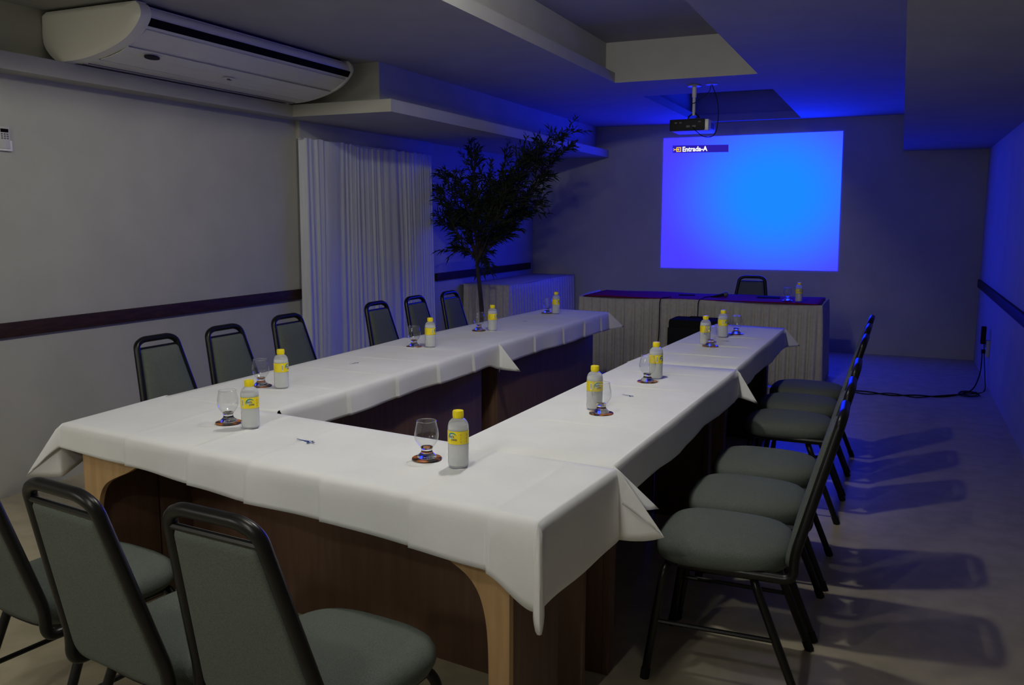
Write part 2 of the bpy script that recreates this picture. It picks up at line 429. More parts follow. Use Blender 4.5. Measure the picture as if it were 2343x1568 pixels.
c_rb = drape('tablecloth', 'bluish lit white tablecloth beside the farther three of the six side chairs',
    [(-1.252, 4.345), (-.712, 4.345), (-.690, 6.17), (-1.160, 6.23)], .7606,
    [(.0, .12), (.12, .13), (.12, .10), (.10, .0)],
    [(0, 0), (0, 0), (44, 0), (30, 0)], 14, folds=())

# ironed cross folds on the two right cloths, raised ridges of the cloth itself
def ridge(cloth, y, x0, x1):
    bm = nb(); n = 24
    R = []
    for i in range(n+1):
        x = x0+(x1-x0)*i/n; yy = y+.006*math.sin(i*.7+y*5); h = .7625+.0055*math.sin(PI*i/n)**.5
        R.append([bm.verts.new((x, yy-.009, .7608)), bm.verts.new((x, yy, h)), bm.verts.new((x, yy+.009, .7608))])
    for i in range(n):
        for k in range(2): bm.faces.new((R[i][k], R[i+1][k], R[i+1][k+1], R[i][k+1]))
    link('ironed_crease', bm, M['cloth'], cloth, angle=80)
for y in (2.93, 3.30, 3.68, 4.08): ridge(c_ra, y, -1.29+(y-2.455)*.0265, -.77)
for y in (4.72, 5.12, 5.55): ridge(c_rb, y, -1.235+(y-4.345)*.049, -.73)

def mark(cloth, x, y, z, s, rz):
    """embroidered blue bird-like stroke mark"""
    bm = nb(); R = Matrix.Rotation(rz, 3, 'Z')
    for pts, w in (([(-1, .1), (-.4, -.05), (.2, 0), (.6, .25)], .10), ([(.2, 0), (.55, -.35), (.75, -.3)], .12), ([(.5, .1), (.8, -.1), (1.0, -.12)], .08)):
        P = catmull([Vector((a, b, 0)) for a, b in pts], 5)
        L_, R_ = [], []
        for i, p in enumerate(P):
            d = (P[min(i+1, len(P)-1)]-P[max(i-1, 0)]).normalized(); nn = Vector((-d.y, d.x, 0)); ww = w*(1-abs(2*i/(len(P)-1)-1)*.6)
            L_.append(bm.verts.new(R@((p+nn*ww)*s)+Vector((x, y, z)))); R_.append(bm.verts.new(R@((p-nn*ww)*s)+Vector((x, y, z))))
        for i in range(len(P)-1): bm.faces.new((R_[i], R_[i+1], L_[i+1], L_[i]))
    link('embroidered_mark', bm, M['embroid'], cloth, smooth=False)
mark(c_near, -1.772, 2.307, .7668, .045, -.1)
mark(c_la, -2.523, 3.697, .7665, .032, 1.4)
mark(c_lb, -2.456, 5.77, .7650, .032, 1.4)
mark(c_ra, -1.008, 3.485, .7665, .032, -.3)
mark(c_rb, -.939, 5.343, .7650, .032, -.3)

# ------------------------------------------------------------------ chairs
def superell(w0, w1, d, n=3.0, m=40, cy=0):
    out = []
    for k in range(m):
        a = 2*PI*k/m; c, s = math.cos(a), math.sin(a)
        y = d/2*math.copysign(abs(s)**(2/n), s); t = (y+d/2)/d
        x = (w0+(w1-w0)*t)/2*math.copysign(abs(c)**(2/n), c)
        out.append((x, y+cy))
    return out
B0, B1 = Vector((0, -.225, .45)), Vector((0, -.350, .92))      # back plane, bottom to top
def bpt(u, v, off=0):
    d = B1-B0; nrm = Vector((0, d.z, -d.y)).normalized()
    p = B0+d*v; return Vector((u, p.y, p.z))+nrm*off
def make_chair(label):
    t = thing('banquet_chair', label, 'chair', group=None)
    bm = nb(); ol = superell(.40, .455, .44, 3.2)
    rings = [[(x*s, y*s, z) for x, y in ol] for z, s in ((.405, .90), (.408, .96), (.425, 1.0), (.445, .995), (.460, .965), (.472, .90), (.480, .78), (.486, .55), (.488, .25))]
    loft(bm, rings); link('seat', bm, M['fabric'], t, angle=60)
    bm = nb(); loft(bm, [[(x*s, y*s, z) for x, y in ol] for z, s in ((.392, .84), (.392, .90), (.404, .90), (.404, .84))]); link('seat_pan', bm, M['blackpl'], t)
    # padded back, narrower towards the top
    def outline(sc_):
        o = []; n = 10; w0, w1 = .178, .116; v0, v1 = -.05, .885; r = .035
        base_ = [(-w0, v0), (w0, v0), (w1, v1), (-w1, v1)]
        pts = []
        for i in range(4):
            a, b, c = [Vector((base_[(i+k-1)%4][0], base_[(i+k-1)%4][1]*.5069)) for k in range(3)]
            rr = .05 if i < 2 else .012
            p, q = b+(a-b).normalized()*rr, b+(c-b).normalized()*rr
            for k in range(n+1):
                s = k/n; pts.append(p*(1-s)**2+b*2*s*(1-s)+q*s*s)
        cv = Vector((0, .43*.5069))
        return [((p-cv).x*sc_, ((p-cv).y*sc_+cv.y)/.5069) for p in pts]
    bm = nb()
    loft(bm, [[bpt(u, v, off) for u, v in outline(s)] for off, s in ((-.014, .90), (-.012, .975), (-.006, 1.0), (.008, 1.0), (.018, .97), (.024, .88), (.027, .6))])
    bmesh.ops.recalc_face_normals(bm, faces=bm.faces)
    link('backrest', bm, M['fabric'], t, angle=50)
    # tubular frame: under the seat, up round the back and down again
    P = [(-.185, .12, .405), (-.190, -.236, .405)]+[tuple(bpt(-.188, .06))]+[tuple(bpt(-.136, .93))]+[tuple(bpt(-.108, 1.0)), tuple(bpt(.108, 1.0)), tuple(bpt(.136, .93)), tuple(bpt(.188, .06))]+[(.190, -.236, .405), (.185, .12, .405)]
    P[3] = tuple(bpt(-.128, .94)); P[6] = tuple(bpt(.128, .94)); P[4] = tuple(bpt(-.085, .985)); P[5] = tuple(bpt(.085, .985))
    bm = nb(); tube(bm, fillet(P, .05, 8), .0155, 12); link('back_frame', bm, M['black'], t, angle=60)
    bm = nb(); tube(bm, [bpt(-.128, .892, -.004), bpt(.128, .892, -.004)], .008, 8); link('back_rail', bm, M['black'], t)
    for s in (-1, 1):
        bm = nb(); tube(bm, fillet([(s*.06, .15, .385), (s*.185, .165, .385), (s*.205, .215, .02)], .05, 8), .0138, 10)
        lg = link('leg', bm, M['black'], t, angle=60)
        bm = nb(); tube(bm, [(s*.2047, .213, .035), (s*.206, .217, 0)], .0155, 10); link('foot_cap', bm, M['rubber'], lg)
        bm = nb(); tube(bm, fillet([(s*.06, -.10, .385), (s*.182, -.115, .385), (s*.20, -.265, .02)], .05, 8), .0138, 10)
        lg = link('leg', bm, M['black'], t, angle=60)
        bm = nb(); tube(bm, [(s*.1993, -.259, .035), (s*.2013, -.273, 0)], .0155, 10); link('foot_cap', bm, M['rubber'], lg)
        bm = nb(); tube(bm, [(s*.194, .19, .20), (s*.191, -.19, .20)], .008, 8); link('stretcher', bm, M['black'], t)
    return t
CH = make_chair('x'); remember(CH)
near = [(-2.155, 1.735, -.12, 'grey fabric chair at the near table, cut off by the picture edge'),
        (-1.605, 1.625, -.14, 'grey fabric chair in the middle of the near row, its black rim catching light'),
        (-1.195, 1.630, -.09, 'grey fabric chair at the end of the near row beside the brown table leg')]
left = [(3.20, 'grey chair against bare wall, nearest the camera in its row of six'),
        (3.66, 'grey chair at the left table, second from the near end'),
        (4.245, 'grey chair at the left table, just before the curtain edge'),
        (5.165, 'grey chair in front of the curtain, after the gap in the row'),
        (5.67, 'grey chair in front of the far edge of the curtain'),
        (6.17, 'grey chair at the left table, farthest, beside the potted tree')]
right = [(2.85, 'dark grey chair nearest the hanging cloth corner, first of six on the dim side'),
         (3.32, 'dark grey chair on the dim side, second of the six'),
         (3.80, 'dark grey chair on the dim side, third of the six, before the gap'),
         (4.66, 'dark grey chair on the dim side, fourth of the six, behind the gap'),
         (5.15, 'dark grey chair on the dim side, fifth of the six'),
         (5.63, 'dark grey chair on the dim side, last of the six, near the skirted table')]
first = True
def place(loc, rz, label, group):
    global first
    if first: c = CH; c.location = loc; c.rotation_euler = (0, 0, rz); c['label'] = label; first = False
    else: c = dup(CH, loc, rz, label)
    c['group'] = group; return c
for x, y, r, l in near: place((x, y, 0), r, l, 'chairs along the near table')
LX = [-3.005, -2.99, -3.03, -2.985, -2.97, -2.94]
for (y, l), x in zip(left, LX): place((x, y, 0), -PI/2, l, 'chairs along the left table')
for y, l in right: place((-.475, y, 0), PI/2+(.02 if y < 4 else -.01), l, 'chairs along the right table')
place((-1.37, 8.86, 0), PI, 'dark chair behind the skirted head table, below the projected picture', 'chair at the head table')

# ------------------------------------------------------------------ bottles and glasses
def wrap(bm, R, z0, phi0):
    for v in bm.verts:
        a = phi0+v.co.x/R; v.co = Vector((R*math.cos(a), R*math.sin(a), z0+v.co.y))
def make_bottle():
    t = thing('water_bottle', 'x', 'bottle', group='small bottles of water')
    bm = nb()
    prof = [(0, .004), (.018, .002), (.026, .0), (.030, .004), (.0315, .012)]
    for k in range(7): z = .018+.054*k/6; prof.append((.0315-(.0006 if k % 2 else 0), z))
    prof += [(.0305, .073), (.0305, .112), (.0315, .114), (.0313, .122), (.0295, .131), (.0262, .138), (.0212, .1435), (.0165, .1465), (.0145, .148), (.0135, .150), (.0135, .160)]
    inn = [(r-.0012, z+.0012) for r, z in prof if r > 0][::-1]
    lathe(bm, prof+[(.0125, .160)]+inn[1:]+[(0, .0055)], 36); bmesh.ops.recalc_face_normals(bm, faces=bm.faces)
    link('bottle_body', bm, M['plastic'], t, angle=50)
    bm = nb(); lathe(bm, [(0, .0062)]+[(r-.002, z+(.002 if z < .03 else 0)) for r, z in prof if 0 < r and .003 < z < .125]+[(.027, .128), (0, .128)], 36)
    link('water', bm, M['water'], t, angle=50)
    bm = nb(); lathe(bm, [(.0150, .1485), (.0160, .1495), (.0162, .1685), (.0152, .1705), (.0, .1708)], 36)
    for k in range(36):
        a = 2*PI*k/36
        if k % 2: tube(bm, [(.0162*math.cos(a), .0162*math.sin(a), .1525), (.0162*math.cos(a), .0162*math.sin(a), .1675)], .0006, 4)
    link('cap', bm, M['cap'], t, angle=40)
    bm = nb(); lathe(bm, [(.0309, .0735), (.0318, .0735), (.0318, .1125), (.0309, .1125)], 48)
    lb = link('label', bm, M['label'], t, angle=40)
    R = .0320; ph = -PI/2
    # teal crescent with the two words, as printed on the label
    bm = nb(); A = []
    for k in range(22):
        a = math.radians(30+175*k/21); w = .0016*math.sin(PI*k/21)**.7+.0001
        A.append([bm.verts.new((math.cos(a)*(.0145+w*1.3)+.001, math.sin(a)*(.0135+w*1.3)-.001, 0)), bm.verts.new((math.cos(a)*(.0145-w*1.3)+.001, math.sin(a)*(.0135-w*1.3)-.001, 0))])
    for k in range(21): bm.faces.new((A[k][0], A[k+1][0], A[k+1][1], A[k][1]))
    wrap(bm, R, .0945, ph); link('crescent_emblem', bm, M['teal'], lb, smooth=False)
    bm = nb(); n = 20; c = bm.verts.new((-.004, .001, 0)); rg = [bm.verts.new((-.004+.0078*math.cos(2*PI*k/n), .0015+.0078*math.sin(2*PI*k/n), 0)) for k in range(n)]
    for k in range(n): bm.faces.new((c, rg[k], rg[(k+1)%n]))
    wrap(bm, R-.0001, .0945, ph); link('emblem_disc', bm, M['pale'], lb, smooth=False)
    bm = text_bm('SANTA', .0092, .62)
    for v in bm.verts: v.co.x -= .002; v.co.y += .0015
    b2 = text_bm('JOANA', .0092, .62)
    for v in b2.verts: v.co.x += .0065; v.co.y -= .0072
    me = bpy.data.meshes.new('tmp'); b2.to_mesh(me); b2.free(); bm.from_mesh(me); bpy.data.meshes.remove(me)
    bmesh.ops.subdivide_edges(bm, edges=[e for e in bm.edges if abs(e.verts[0].co.x-e.verts[1].co.x) > .003], cuts=2)
    wrap(bm, R+.0001, .0945, ph); link('lettering', bm, M['navy'], lb, smooth=False)
    # barcode panel and small print
    bm = nb()
    def rect(x0, x1, y0, y1, mi, dz=0):
        n = 4; vs = [[bm.verts.new((x0+(x1-x0)*k/n, y, 0)) for y in (y0, y1)] for k in range(n+1)]
        for k in range(n): bm.faces.new((vs[k][0], vs[k+1][0], vs[k+1][1], vs[k][1])).material_index = mi
    rect(-.0035, .0035, -.013, .013, 0); wrap(bm, R, .0930, ph-.85)
    link('barcode_panel', bm, M['white'], lb, smooth=False)
    bm = nb()
    for k in range(9): rect(-.0023, .0023, -.010+.0022*k, -.010+.0022*k+(.0012 if k % 3 else .0006), 0)
    wrap(bm, R+.0001, .0940, ph-.85); link('barcode', bm, M['navy'], lb, smooth=False)
    bm = nb()
    for s in (.85, 1.5, 2.3, 3.2, 4.2):
        for k in range(8):
            b3 = nb(); w = .004+.003*math.sin(k*2.1+s)
            for q in range(4):
                x0, x1 = -w/2+w*q/4, -w/2+w*(q+1)/4
                vs = [(x0, -.014+.0035*k, 0), (x1, -.014+.0035*k, 0), (x1, -.0130+.0035*k, 0), (x0, -.0130+.0035*k, 0)]
                vv = [bm.verts.new((R*math.cos(ph+s+x/R), R*math.sin(ph+s+x/R), .0932+y)) for x, y, _ in vs]; bm.faces.new(vv)
            b3.free()
    link('small_print', bm, M['amber'], lb, smooth=False)
    return t
def make_glass():
    t = thing('footed_glass', 'x', 'glass', group='footed drinking glasses')
    foot = [(0, .0005), (.026, .0), (.0300, .0015), (.0305, .004), (.0275, .009), (.0205, .015), (.0175, .021), (.0172, .026), (.0182, .030), (.0200, .0335), (.0150, .0365), (0, .0375)]
    bm = nb(); lathe(bm, foot, 48); bmesh.ops.recalc_face_normals(bm, faces=bm.faces)
    link('foot', bm, M['glass'], t, angle=60)
    bowl = [(.0200, .0340), (.0285, .045), (.0345, .055), (.0375, .066), (.0378, .075), (.0362, .088), (.0335, .100), (.0308, .1135), (.0306, .1155)]
    bm = nb(); lathe(bm, bowl, 48); link('bowl', bm, M['thin'], t, angle=60)
    bm = nb(); lathe(bm, [(.0306, .1150), (.0315, .1160), (.0306, .1170), (.0297, .1160), (.0306, .1150)], 48)
    link('rim', bm, M['glass'], t, angle=60)
    return t
def make_coaster():
    bm = nb(); lathe(bm, [(0, 0), (.0455, 0), (.0465, .0012), (.0455, .003), (0, .003)], 48)
    return tag(link('coaster', bm, M['coaster'], angle=40), 'x', 'coaster', 'round printed coasters')
TZ = .7650
BP = [(-1.173, 2.254, -35, 'at the near table corner by the brown leg'), (-2.071, 2.386, 0, 'on the near table, crescent emblem facing the camera'),
      (-2.441, 3.021, 58, 'on the left table by the third chair, barcode showing'), (-2.451, 4.369, 70, 'on the left table in front of the curtain'),
      (-2.445, 5.202, 80, 'on the left table near the tree trunk'), (-2.438, 6.36, 60, 'at the far end of the left table'),
      (-1.056, 3.184, 22, 'on the right table, first of its row, half behind a glass'), (-1.006, 3.929, 58, 'on the right table, second of its row, behind a glass'),
      (-1.023, 5.141, 60, 'on the right table, third of its row'), (-.989, 5.516, 50, 'at the far end of the right table'),
      (-.807, 8.224, 30, 'on the burgundy head table beside a glass')]
GP = [(-1.300, 2.287, 'next to the bottle at the near table corner'), (-2.194, 2.411, 'on the near table, beside the bottle with the crescent emblem'),
      (-2.550, 3.016, 'partly behind a yellow cap, on the left table'), (-2.545, 4.345, 'on the left table in front of the curtain'),
      (-2.527, 5.164, 'on the left table near the tree trunk'), (-2.513, 6.363, 'at the far end of the left table'),
      (-1.005, 3.114, 'on the right table in front of the first bottle'), (-1.018, 3.827, 'on the right table in front of the second bottle'),
      (-.980, 5.082, 'on the right table in front of the third bottle'), (-.936, 5.701, 'at the far end of the right table'),
      (-.910, 8.268, 'on the burgundy head table beside a bottle')]
bot = make_bottle(); remember(bot); gl = make_glass(); remember(gl); cs = make_coaster()
for i, (x, y, a, l) in enumerate(BP):
    z = TZ if i < 10 else .7665
    rz = math.atan2(-y, -x)+PI/2+math.radians(a)
    lab = 'yellow-capped water bottle '+l
    if i == 0: bot.location = (x, y, z); bot.rotation_euler = (0, 0, rz); bot['label'] = lab
    else: dup(bot, (x, y, z), rz, lab)
for i, (x, y, l) in enumerate(GP):
    z = TZ if i < 10 else .7665
    c = cs if i == 0 else cs.copy()
    if i: COL.objects.link(c)
    c.location = (x, y, z); c.rotation_euler = (0, 0, [2.2, 1.9, 3, .7, 4, 5, .2, 1.2, 2.8, 3.6, 2][i]); c['label'] = 'printed coaster under the glass '+l
    z += .0032
    if i == 0: gl.location = (x, y, z); gl['label'] = 'empty footed glass '+l
    else: dup(gl, (x, y, z), i, 'empty footed glass '+l)

# ------------------------------------------------------------------ head table
HX0, HX1, HY0, HY1 = -2.84, -.60, 8.06, 8.86
t = thing('head_table', 'long head table hidden by a cream skirt, below the projected picture', 'table', (-1.72, 8.46, 0))
bm = nb(); box(bm, -1.10, 1.10, -.38, .38, .72, .750, bev=.003); link('tabletop', bm, M['brown'], t)
for sx in (-1, 1):
    for sy in (-1, 1):
        bm = nb(); tube(bm, [(sx*1.02, sy*.31, 0), (sx*1.02, sy*.31, .72)], .018); link('leg', bm, M['black'], t)
def skirt(name, label, path, zt, amp=.015, per=.085, sag=.01, flare=.02, group='pleated table skirts', pins=True, z0=.012):
    """pleated cloth hanging from a path of (x, y) points, open or closed"""
    P = [Vector((x, y, 0)) for x, y in path]; S = []
    for i in range(len(P)-1):
        d = (P[i+1]-P[i]); L = d.length; n = max(2, int(L/.006)); nr = Vector((d.y, -d.x, 0)).normalized()
        for k in range(n+(1 if i == len(P)-2 else 0)): S.append((P[i]+d*(k/n), nr))
    bm = nb(); rows = 14; G = []; acc = 0
    for i, (p, nr) in enumerate(S):
        if i: acc += (p-S[i-1][0]).length
        a = 2*PI*acc/per+.9*math.sin(acc*7)+.5*math.sin(acc*17)
        w = math.sin(a)*.65+.35*math.sin(2*a+1)
        col = []
        for j in range(rows+1):
            v = j/rows; z = (zt+sag*math.sin(acc*4.2)*(1-v))*(1-v)+z0*v
            k = min(1, v*5)*.6+.4*v
            col.append(bm.verts.new(p+nr*(amp*w*(.35+k)+flare*v+.010)+Vector((0, 0, z))))
        G.append(col)
    for i in range(len(G)-1):
        for j in range(rows): bm.faces.new((G[i][j], G[i][j+1], G[i+1][j+1], G[i+1][j]))
    r = thing(name, label, 'table skirt', (path[0][0], path[0][1], 0), group=group)
    o = link('pleated_cloth', bm, M['skirt'], r, angle=80); o.location = (-path[0][0], -path[0][1], 0)
    md = o.modifiers.new('thick', 'SOLIDIFY'); md.thickness = .0015
    if pins:
        acc = 0; nxt = .12
        for i, (p, nr) in enumerate(S):
            if i: acc += (p-S[i-1][0]).length
            if acc > nxt:
                nxt += .38; bm = nb(); q = p+nr*.026; lathe(bm, [(0, -.003), (.003, 0), (0, .003)], 8)
                o = link('pin', bm, M['chrome'], r); o.location = q+Vector((-path[0][0], -path[0][1], zt-.02))
    return r
skirt('table_skirt', 'long cream pleated skirt pinned round the head table', [(HX0-.04, HY1), (HX0, HY0), (HX1, HY0), (HX1, HY1)], .752)
# burgundy cloth lying on the head table
bm = nb(); n = 50; G = []
for i in range(n+1):
    u = i/n; row = []
    for j in range(9):
        v = j/8; x = HX0+.02+(HX1-HX0-.04)*u; y0 = HY0+.022+.018*math.sin(u*11)+.01*math.sin(u*23); y1 = HY1-.02+.012*math.sin(u*8+1)
        row.append(bm.verts.new((x, y0+(y1-y0)*v, .7545+.0035*math.sin(u*17)*math.sin(v*5)+(.0)*u)))
    G.append(row)
for i in range(n):
    for j in range(8): bm.faces.new((G[i][j], G[i+1][j], G[i+1][j+1], G[i][j+1]))
o = link('overcloth', bm, M['burg'], angle=80); md = o.modifiers.new('thick', 'SOLIDIFY'); md.thickness = .002; md.offset = 1
tag(o, 'burgundy cloth spread over the head table', 'tablecloth')
# folded notes lying on it
def flat(name, label, cat, x, y, z, w, d, rz, mat, th=.004):
    bm = nb(); box(bm, -w/2, w/2, -d/2, d/2, 0, th, bev=.001); o = link(name, bm, mat); o.location = (x, y, z); o.rotation_euler = (0, 0, rz); return tag(o, label, cat)
flat('notepad', 'thin dark notepad lying flat on the burgundy cloth near the head chair', 'notepad', -1.12, 8.60, .7595, .21, .15, .1, M['matte'])
flat('pen', 'slim dark pen lying on the burgundy cloth behind the black case', 'pen', -1.88, 8.48, .7600, .16, .012, .25, M['matte'], .009)
# microphone
mp = thing('microphone', 'black hand microphone lying on the burgundy cloth, trailing a cable', 'microphone', (-1.53, 8.50, .778), -.9)
mp.rotation_euler = (0, math.radians(-9), math.radians(38))
bm = nb(); tube(bm, [(-.13, 0, 0), (.0, 0, 0)], .011, 16, r2=.016); link('handle', bm, M['blackpl'], mp)
bm = nb(); lathe(bm, [(0, -.002), (.017, 0), (.024, .012), (.026, .028), (.020, .042), (.009, .050), (0, .051)], 20)
for v in bm.verts: v.co = Vector((v.co.z, v.co.y, -v.co.x))
link('grille', bm, M['grey'], mp)
def cable(name, label, pts, r=.004, mat='rubber', cat='cable', group=None, n=8):
    bm = nb(); tube(bm, catmull(pts, n), r, 6); o = link(name, bm, M[mat]); return tag(o, label, cat, group)
cable('microphone_cable', 'thin black microphone cable running over the table edge and down the skirt', [(-1.635, 8.42, .766), (-1.68, 8.30, .762), (-1.66, 8.18, .762), (-1.665, 8.06, .762), (-1.67, 8.018, .73), (-1.672, 8.012, .60), (-1.69, 8.00, .35), (-1.71, 7.97, .12), (-1.74, 7.90, .02)])
cable('audio_cable', 'thin black cable hanging down the skirt beside the black case', [(-1.97, 8.20, .765), (-2.02, 8.08, .763), (-2.03, 8.02, .74), (-2.03, 8.012, .6), (-2.03, 8.00, .4), (-2.06, 7.985, .2), (-2.10, 7.95, .02)])

# black case on a folding stand in front of the head table
t = thing('amplifier_case', 'black padded amplifier case standing before the head table skirt', 'case', (-1.605, 7.72, 0))
bm = nb(); box(bm, -.235, .235, -.15, .15, .12, .625, bev=.03); link('body', bm, M['matte'], t)
bm = nb(); box(bm, -.235, .235, -.156, -.150, .15, .55, bev=.004); link('front_grille', bm, M['grey'] if False else M['rubber'], t)
bm = nb(); tube(bm, fillet([(-.07, 0, .62), (-.07, 0, .638), (.07, 0, .638), (.07, 0, .62)], .01), .006); link('handle', bm, M['rubber'], t)
for sx in (-1, 1):
    for sy in (-1, 1):
        bm = nb(); tube(bm, [(sx*.19, sy*.1, 0), (sx*.19, sy*.1, .125)], .02); link('foot', bm, M['rubber'], t)

# side table with skirt and top cloth
t = thing('side_table', 'small side table in the far corner, hidden by a pale skirt', 'table', (-4.04, 9.44, 0))
bm = nb(); box(bm, -.27, .27, -.98, .98, .77, .795, bev=.003); link('tabletop', bm, M['brown'], t)
for sx in (-1, 1):
    for sy in (-1, 1):
        bm = nb(); tube(bm, [(sx*.22, sy*.9, 0), (sx*.22, sy*.9, .77)], .018); link('leg', bm, M['black'], t)
skirt('table_skirt', 'pale skirt round the side table in the far corner, one face lit blue', [(-4.31, 8.44), (-3.77, 8.44), (-3.77, 10.44)], .798, amp=.013, per=.08, sag=.004, pins=False)
bm = nb(); box(bm, -4.325, -3.762, 8.432, 10.46, .7975, .802, bev=.002)
tag(link('overcloth', bm, M['skirt']), 'pale cloth lying on top of the side table in the far corner', 'tablecloth')

# ------------------------------------------------------------------ potted tree
F = 1991.0
def px(x, y, Y):
    """point at depth Y that the surveyed photograph coordinate (x, y) looks at"""
    d = fw+r_*((x-1171.5)/F)-u_*((y-784)/F); return Vector((0, 0, 1.5))+d*(Y/d.y)
tr = thing('potted_tree', 'tall slender potted tree with fine dark leaves beside the curtain', 'tree', (-3.69, 7.6, 0))
OFF = Vector((3.69, -7.6, 0))
def tl(bm, name, mat, **k):
    for v in bm.verts: v.co += OFF
    return link(name, bm, mat, tr, **k)
bm = nb(); lathe(bm, [(0, .0), (.13, 0), (.17, .28), (.185, .28), (.185, .32), (.165, .32), (.160, .27), (0, .27)], 32, cx=-3.69, cy=7.6); tl(bm, 'pot', M['pot'], angle=40)
bm = nb(); lathe(bm, [(.160, .27), (.10, .285), (0, .29)], 24, cx=-3.69, cy=7.6); tl(bm, 'soil', M['soil'])
top0 = Vector((-3.735, 7.6, 1.05))
trunk = catmull([(-3.69, 7.6, .27), (-3.688, 7.6, .6), (-3.705, 7.59, .85), tuple(top0), (-3.735, 7.6, 1.25)], 8)
bm = nb(); tube(bm, trunk, .026, 10, r2=.014); tl(bm, 'trunk', M['bark'])
rnd = random.Random(21)
targets = [(1072,338,.1),(1085,350,-.2),(1012,388,.0),(1040,400,.3),(996,455,-.1),(1003,430,.25),(1012,505,.2),(1040,565,-.1),(1025,480,-.3),(1140,425,.35),(1175,400,-.35),(1238,462,0),(1222,480,.25),
           (1205,350,-.1),(1262,312,.1),(1322,288,-.1),(1318,330,.05),(1290,345,.2),(1100,455,.4),(1130,520,-.4),(1190,500,.1),(1055,440,-.4),(1230,415,.2),(1160,360,.1),(1112,600,.1),(1085,585,.2),
           (1110,560,.3),(1135,470,.0),(1085,410,-.1),(1190,450,-.2),(1245,370,-.15),(1165,530,.2),(1075,520,.0),(1200,395,.15),(1120,400,.2)]
bb = nb(); bl = nb()
def leaf(p, d, L, w):
    d = d.normalized(); up = Vector((rnd.uniform(-1, 1), rnd.uniform(-1, 1), rnd.uniform(-.3, 1))); s = d.cross(up)
    if s.length < .1: s = Vector((1, 0, 0))
    s.normalize(); nn = s.cross(d); dr = Vector((0, 0, -L*.22))
    a = bl.verts.new(p); b = bl.verts.new(p+d*L*.35+s*w+nn*w*.3); c = bl.verts.new(p+d*L*.35-s*w+nn*w*.3); m = bl.verts.new(p+d*L*.38+dr*.1)
    e = bl.verts.new(p+d*L*.7+s*w*.6+dr*.45+nn*w*.2); f = bl.verts.new(p+d*L*.7-s*w*.6+dr*.45+nn*w*.2); g = bl.verts.new(p+d*L+dr); m2 = bl.verts.new(p+d*L*.7+dr*.5)
    for q in ((a, b, m), (a, m, c), (b, e, m2, m), (m, m2, f, c), (e, g, m2), (m2, g, f)): bl.faces.new(q)
def twig(p0, p1, lv, leafs):
    mid = p0.lerp(p1, .5)+Vector((rnd.uniform(-1, 1), rnd.uniform(-1, 1), rnd.uniform(.2, 1)))*(p1-p0).length*.10
    P = catmull([p0, mid, p1], 6); tube(bb, P, .0075 if lv == 0 else .003, 5, r2=.0022 if lv == 0 else .0012)
    n = len(P)
    for k in range(leafs):
        t = (.35 if lv == 0 else .15)+(.65 if lv == 0 else .85)*(k+rnd.random())/leafs; i = min(n-2, int(t*(n-1))); p = P[i].lerp(P[i+1], t*(n-1)-i if t < 1 else 1)
        d = (P[i+1]-P[i]).normalized()+Vector((rnd.uniform(-1, 1), rnd.uniform(-1, 1), rnd.uniform(-.7, .9)))*.85
        leaf(p, d, rnd.uniform(.055, .10), rnd.uniform(.005, .0085))
    return P
for x, y, dy in targets:
    tip = px(x, y, 7.6+dy*.8)
    if tip.x < -4.27: tip.x = -4.27+rnd.uniform(0, .03)
    s = trunk[-1].lerp(trunk[-9], rnd.random()) if True else top0
    P = twig(s, tip, 0, 46)
    L = (tip-s).length
    for k in range(int(8+L*12)):
        t = rnd.uniform(.28, .98); i = int(t*(len(P)-1)); p = P[i]
        d = ((tip-s).normalized()*.8+Vector((rnd.uniform(-1, 1), rnd.uniform(-1, 1), rnd.uniform(-.6, .8)))*.8).normalized()
        q = p+d*rnd.uniform(.10, .24)
        if q.x < -4.29: q.x = -4.29
        twig(p, q, 1, 13)
for b_ in (bb, bl):
    for v in b_.verts: v.co.x = max(v.co.x, -4.335+.01*abs(math.sin(v.co.z*90)))
tl(bb, 'branches', M['bark'])
tl(bl, 'foliage', M['leaf'], smooth=False)

# ------------------------------------------------------------------ air conditioner
AX, AY0, AY1 = -3.62, 3.46, 5.40
t = thing('air_conditioner', 'long white split air conditioner hung under the ceiling by the left wall', 'air conditioner', (-4.0, 4.43, 2.3))
def act(bm, name, mat, parent=t, **k):
    if parent is t:
        for v in bm.verts: v.co -= Vector((-4.0, 4.43, 2.3))
    else:
        for v in bm.verts: v.co -= Vector((-4.0, 4.43, 2.3))
    return link(name, bm, mat, parent, **k)
prof = [(-4.335, 2.585), (-4.335, 2.44), (-4.25, 2.350), (-4.17, 2.343), (-4.02, 2.352), (-3.86, 2.385), (-3.74, 2.43), (-3.665, 2.485), (-3.63, 2.535), (-3.635, 2.575), (-3.66, 2.597), (-3.72, 2.603), (-4.30, 2.603)]
def smooth_prof(P, n=4): return [(p.x, p.y) for p in catmull([Vector((a, b, 0)) for a, b in P], n)]
pf = smooth_prof(prof)
cx_, cz_ = -4.0, 2.48
def shr(P, s): return [(cx_+(x-cx_)*s, cz_+(z-cz_)*s) for x, z in P]
bm = nb(); loft(bm, [[(x, y, z) for x, z in shr(pf, .965)] for y in (AY0+.05, AY1-.03)]); bmesh.ops.recalc_face_normals(bm, faces=bm.faces)
act(bm, 'housing', M['ac'], angle=40)
for y0, y1, y2 in ((AY0, AY0+.018, AY0+.085), (AY1, AY1-.012, AY1-.035)):
    bm = nb(); loft(bm, [[(x, y, z) for x, z in shr(pf, s)] for y, s in ((y0, .80), (y0+(y1-y0)*.25, .90), (y0+(y1-y0)*.6, .96), (y1, 1.02), (y2, 1.028), (y2, .96))]); bmesh.ops.recalc_face_normals(bm, faces=bm.faces)
    act(bm, 'end_cover', M['ac'], angle=40)
